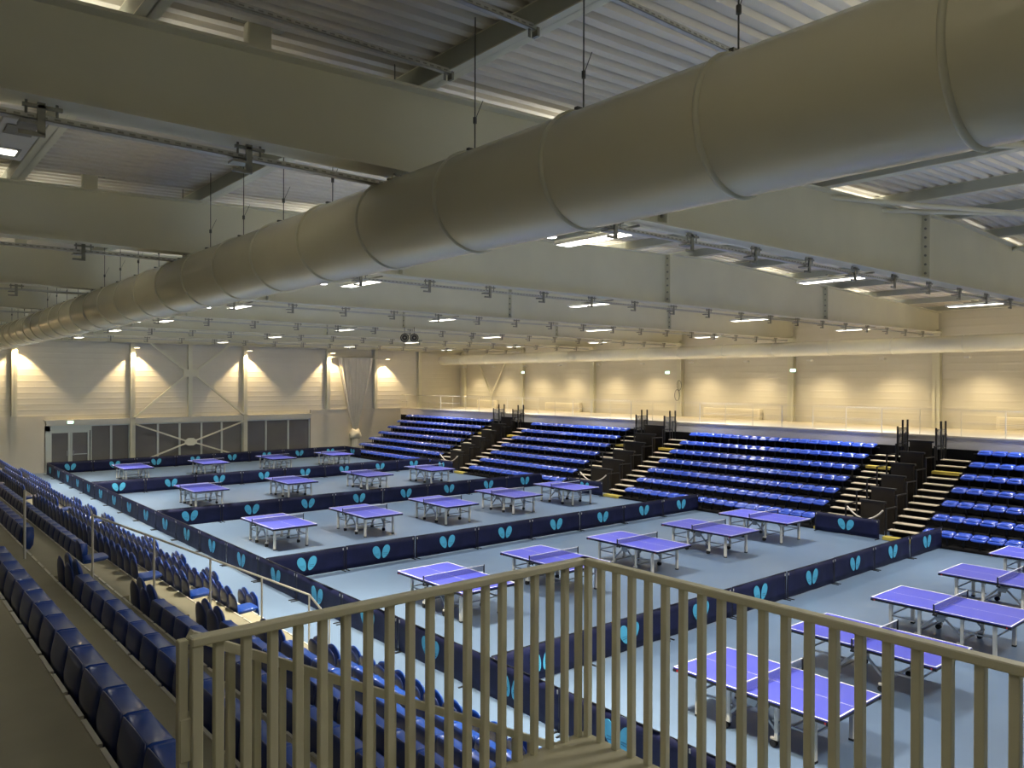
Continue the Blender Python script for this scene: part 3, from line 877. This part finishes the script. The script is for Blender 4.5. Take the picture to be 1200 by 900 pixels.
# sloping handrail with bars beside the stair going down
t=thing('stair_balustrade','sloping balustrade of vertical bars going down behind the near balustrade','balustrade',(0,0,0))
ys_=LYc+.16; sl=-.522
def zr(x): return 4.40+sl*(x-1.12)
MB().bar((1.12,ys_,zr(1.12)-.02),(6.4,ys_,zr(6.4)-.02),.05,.04,M['rail']).build('handrail',t)
x=1.3
while x<6.4:
    MB().box(x-.018,ys_-.018,zr(x)-.98,x+.018,ys_+.018,zr(x)-.03,M['rail'],.004).build('bar',t); x+=.1217*1.0

# aisle handrails (posts on each tier)
def aisle_rail(y,lab):
    t=thing('aisle_handrail',lab,'handrail',(0,y,0),0,'slim aisle handrails of the left stand')
    pts=[]
    for k in range(0,7):
        x=SX0+SD*k+.80-.06+.05; z=ZT[k+1]
        if k==6: x=SX0+SD*k+.3
        MB().tube((x,0,z),(x,0,z+1.02),.018,M['railw'],8).build('post',t)
        pts.append((x,0,z+1.02))
    MB().path(pts[1:],.018,M['railw'],8).build('rail',t)
aisle_rail(13.4,'slim pale handrail stepping down the aisle of the left stand')
for ay,nm in ((13.6,'nearer'),(26.7,'farther')):
    for k in range(0,6):
        x=SX0+SD*k
        tag(MB().box(x+.005,ay-.55,ZT[k+1]+.002,x+.34,ay+.35,ZT[k+1]+.235,M['tier'],.01).build('aisle_step'),'half-height aisle step in the %s aisle of the left stand, %s from the top'%(nm,onum(k+1)),'step','half-height aisle steps of the left stand')
# front edge guard of lit walkway

# left stand seat variants; face +X; origin at nosing level (mounted on the riser)
def closed_parts(t):
    fn=lambda u,v: .030-.02*(1-u*u)*sin(pi*v)+.06*max(0,v-.6)
    MB().shell(fn,.475,.385,.03,M['seatB'],10,10,.06,0).build('backrest',t)
    for c in t.children: c.location=(0,0,-.17)
    prof=[(.065,-.15),(.16,-.17),(.21,-.10),(.225,.05),(.220,.17),(.212,.195),(.20,.205),(.085,.212),(.06,.20)]
    b=MB(); n=len(prof); vs=[];fs=[]; S=[-.228,-.216,-.19,-.1,0,.1,.19,.216,.228]
    for s_ in S:
        e=abs(s_)/.228
        for x,z in prof: vs.append((.13+(x-.13)*(1-.05*e**8),s_*1.02,.03+(z-.03)*(1-.02*e**8)-(.030*(1-e**4) if z>.19 else 0)))
    for j in range(len(S)-1):
        for i in range(n): i2=(i+1)%n; fs.append((j*n+i,(j+1)*n+i,(j+1)*n+i2,j*n+i2))
    fs.append(tuple(range(n))); fs.append(tuple((len(S)-1)*n+i for i in range(n-1,-1,-1)))
    b.add(vs,fs,M['seatL'],True); b.build('tipped_seat',t)
    b=MB().box(.0,-.05,-.24,.05,.05,-.06,M['black']); b.build('bracket',t)
def tall_parts(t):
    fn=lambda u,v: .055-.035*(1-u*u)*(.4+.6*sin(pi*v))-.03*v
    MB().shell(fn,.44,.46,.022,M['seatB'],10,8,.35).build('backrest',t)
    t.children[0].location=(0,0,-.14)
    fn2=lambda u,v: .145+.03*(1-u*u)*sin(pi*v)-.04*v
    MB().shell(fn2,.42,.45,.055,M['seatL'],10,8,.35).build('tipped_seat',t)
    t.children[1].location=(0,0,-.10)
    b=MB().box(.0,-.04,-.26,.06,.04,-.05,M['black']); b.tube((.09,-.22,-.08),(.09,.22,-.08),.016,M['black'],8); b.build('bracket',t)
def open_parts(t):
    fn=lambda u,v: .055-.035*(1-u*u)*(.4+.6*sin(pi*v))-.04*v
    MB().shell(fn,.44,.46,.022,M['seatB'],10,8,.35).build('backrest',t)
    t.children[0].location=(0,0,-.14)
    b=MB(); prof=[(.06,-.07),(.10,-.085),(.40,-.06),(.45,-.03),(.47,.0),(.46,.018),(.40,.02),(.2,.0),(.08,-.01)]
    n=len(prof); vs=[];fs=[]; S=[-.22,-.205,-.1,0,.1,.205,.22]
    for s_ in S:
        e=abs(s_)/.22
        for x,z in prof: vs.append((.06+(x-.06)*(1-.06*e**6),s_,z*(1-.3*e**8)))
    for j in range(len(S)-1):
        for i in range(n): i2=(i+1)%n; fs.append((j*n+i,(j+1)*n+i,(j+1)*n+i2,j*n+i2))
    fs.append(tuple(range(n))); fs.append(tuple((len(S)-1)*n+i for i in range(n-1,-1,-1)))
    b.add(vs,fs,M['seatL'],True); b.build('seat_pad',t)
    MB().box(.0,-.04,-.26,.06,.04,-.05,M['black']).build('bracket',t)
def floor_parts(t):
    tall_parts(t)
    b=MB()
    for sy in (-.17,.17):
        b.box(.03,sy-.015,-.47,.06,sy+.015,-.02,M['black']); b.box(.14,sy-.015,-.47,.17,sy+.015,-.02,M['black']); b.box(-.02,sy-.02,-.47,.24,sy+.02,-.45,M['black'])
    b.build('floor_stand',t)
VP={}
BUILD={'closed':closed_parts,'tall':tall_parts,'open':open_parts,'floor':floor_parts}
ADJ={'closed':'dark blue closed tip-up seat','tall':'blue upright tip-up seat','open':'blue tip-up seat with pad down'}
def lseat(kind,x,y,z,label):
    if kind not in VP:
        t=thing('tip_up_seat',label,'seat',(x,y,z),0,'blue seats of the left stand'); BUILD[kind](t); VP[kind]=t; return t
    return dup(VP[kind],(x,y,z),0,label)
def visible(x,y):  # inside the frame's left edge, with margin
    return atan2(x+.5,y)>radians(6.3)
rown=['top','second','third','fourth','fifth','sixth']
cand=[]
lblocks=[('near',3.95,12.35),('middle',15.0,26.0),('far',27.6,39.6),('farthest',41.2,49.8)]
for k in range(6):
    for bn,ya,yb in lblocks:
        n=int((yb-ya)/.5)
        for i in range(n):
            y=ya+.25+.5*i; x=SX0+SD*k+.035; z=ZT[k]
            if not visible(x+.3,y): continue
            if bn=='near': kind='tall' if i>=n-2 else 'closed'
            else:
                kind='open' if i==0 else 'tall'
                if k<2: kind='closed'
                if k==2: kind='open' if i==0 else 'closed'
            cand.append((kind,x,y,z,k,bn,i+1))
cand.sort(key=lambda s:(Vector(s[1:4])-CAM).length)
for q,(kind,x,y,z,k,bn,i) in enumerate(cand[:260]):
    lseat(kind,x,y,z,'%s, %s from camera end, %s row, %s left block'%(ADJ[kind],onum(i),rown[k],bn))
if len(cand)>260:
    rest=MB()
    for (kind,x,y,z,k,bn,i) in cand[260:]:
        if kind not in VP: continue
        for c in VP[kind].children:
            me=c.data; l=c.location
            rest.add([(v.co.x+x+l.x,v.co.y+y+l.y,v.co.z+z+l.z) for v in me.vertices],[tuple(p.vertices) for p in me.polygons],me.materials[0],me.polygons[0].use_smooth)
    tag(rest.build('distant_seat_rows'),'mass of blue seats in the farthest part of the left stand','seats','blue seats of the left stand','stuff')
# floor-level front row
front=[7.3+.5*i for i in range(11)]
fx=SX0+SD*6+.12
for i,y in enumerate(front): lseat('floor',fx,y,.47,'blue upright seat on court floor, %s from camera end of front row'%onum(i+1))
grp=[16.9,19.35,21.8,24.3,29.4,32.0,34.5]
for g,y in enumerate(grp):
    for j in range(3 if g>2 else 2):
        lseat('floor',fx,y+.5*j,.47,'blue upright floor seat, %s one of the %s small group from camera'%(['nearest','next','third'][j],onum(g+1)))
for i in range(17):
    lseat('floor',fx,40.9+.5*i,.47,'blue upright seat in the far unbroken floor row, %s from its camera end'%onum(i+1))

# slender railing at far left corner
t=thing('corner_railing','pale vertical bar railing before the far wall at the left edge','railing',(0,51.2,0))
for i in range(12): MB().box(2.0+.3*i,-.015,1.0,2.03+.3*i,.015,2.4,M['railw']).build('bar',t)
MB().box(2.0,-.02,2.38,5.35,.02,2.42,M['railw']).build('rail',t)
MB().box(2.0,-.02,0,5.35,.02,1.0,M['lowwall']).build('kick_panel',t)

# ------------------------------------------------------------------ world, camera, colour management
w=bpy.data.worlds.new('world'); SC.world=w; w.use_nodes=True
w.node_tree.nodes['Background'].inputs[0].default_value=(.05,.06,.09,1)
w.node_tree.nodes['Background'].inputs[1].default_value=.3

H,yaw,pitch,roll,f=5.49758411,.699251251,-.00298850327,.00308047205,912.459070
fw=Vector((sin(yaw)*cos(pitch),cos(yaw)*cos(pitch),sin(pitch)))
r_=Vector((cos(yaw),-sin(yaw),0)); u_=r_.cross(fw)
R_=cos(roll)*r_+sin(roll)*u_; U_=-sin(roll)*r_+cos(roll)*u_
cd=bpy.data.cameras.new('camera'); cam=bpy.data.objects.new('camera',cd); COL.objects.link(cam)
mw=Matrix.Identity(4)
for i in range(3):
    mw[i][0]=R_[i]; mw[i][1]=U_[i]; mw[i][2]=-fw[i]
mw[2][3]=H
cam.matrix_world=mw
cd.sensor_width=36; cd.lens=f/1200*36; cd.clip_start=.05; cd.clip_end=300
SC.camera=cam
SC.view_settings.view_transform='Standard'; SC.view_settings.look='None'
SC.view_settings.exposure=0.85; SC.view_settings.gamma=1.0; SC.view_settings.use_curve_mapping=False
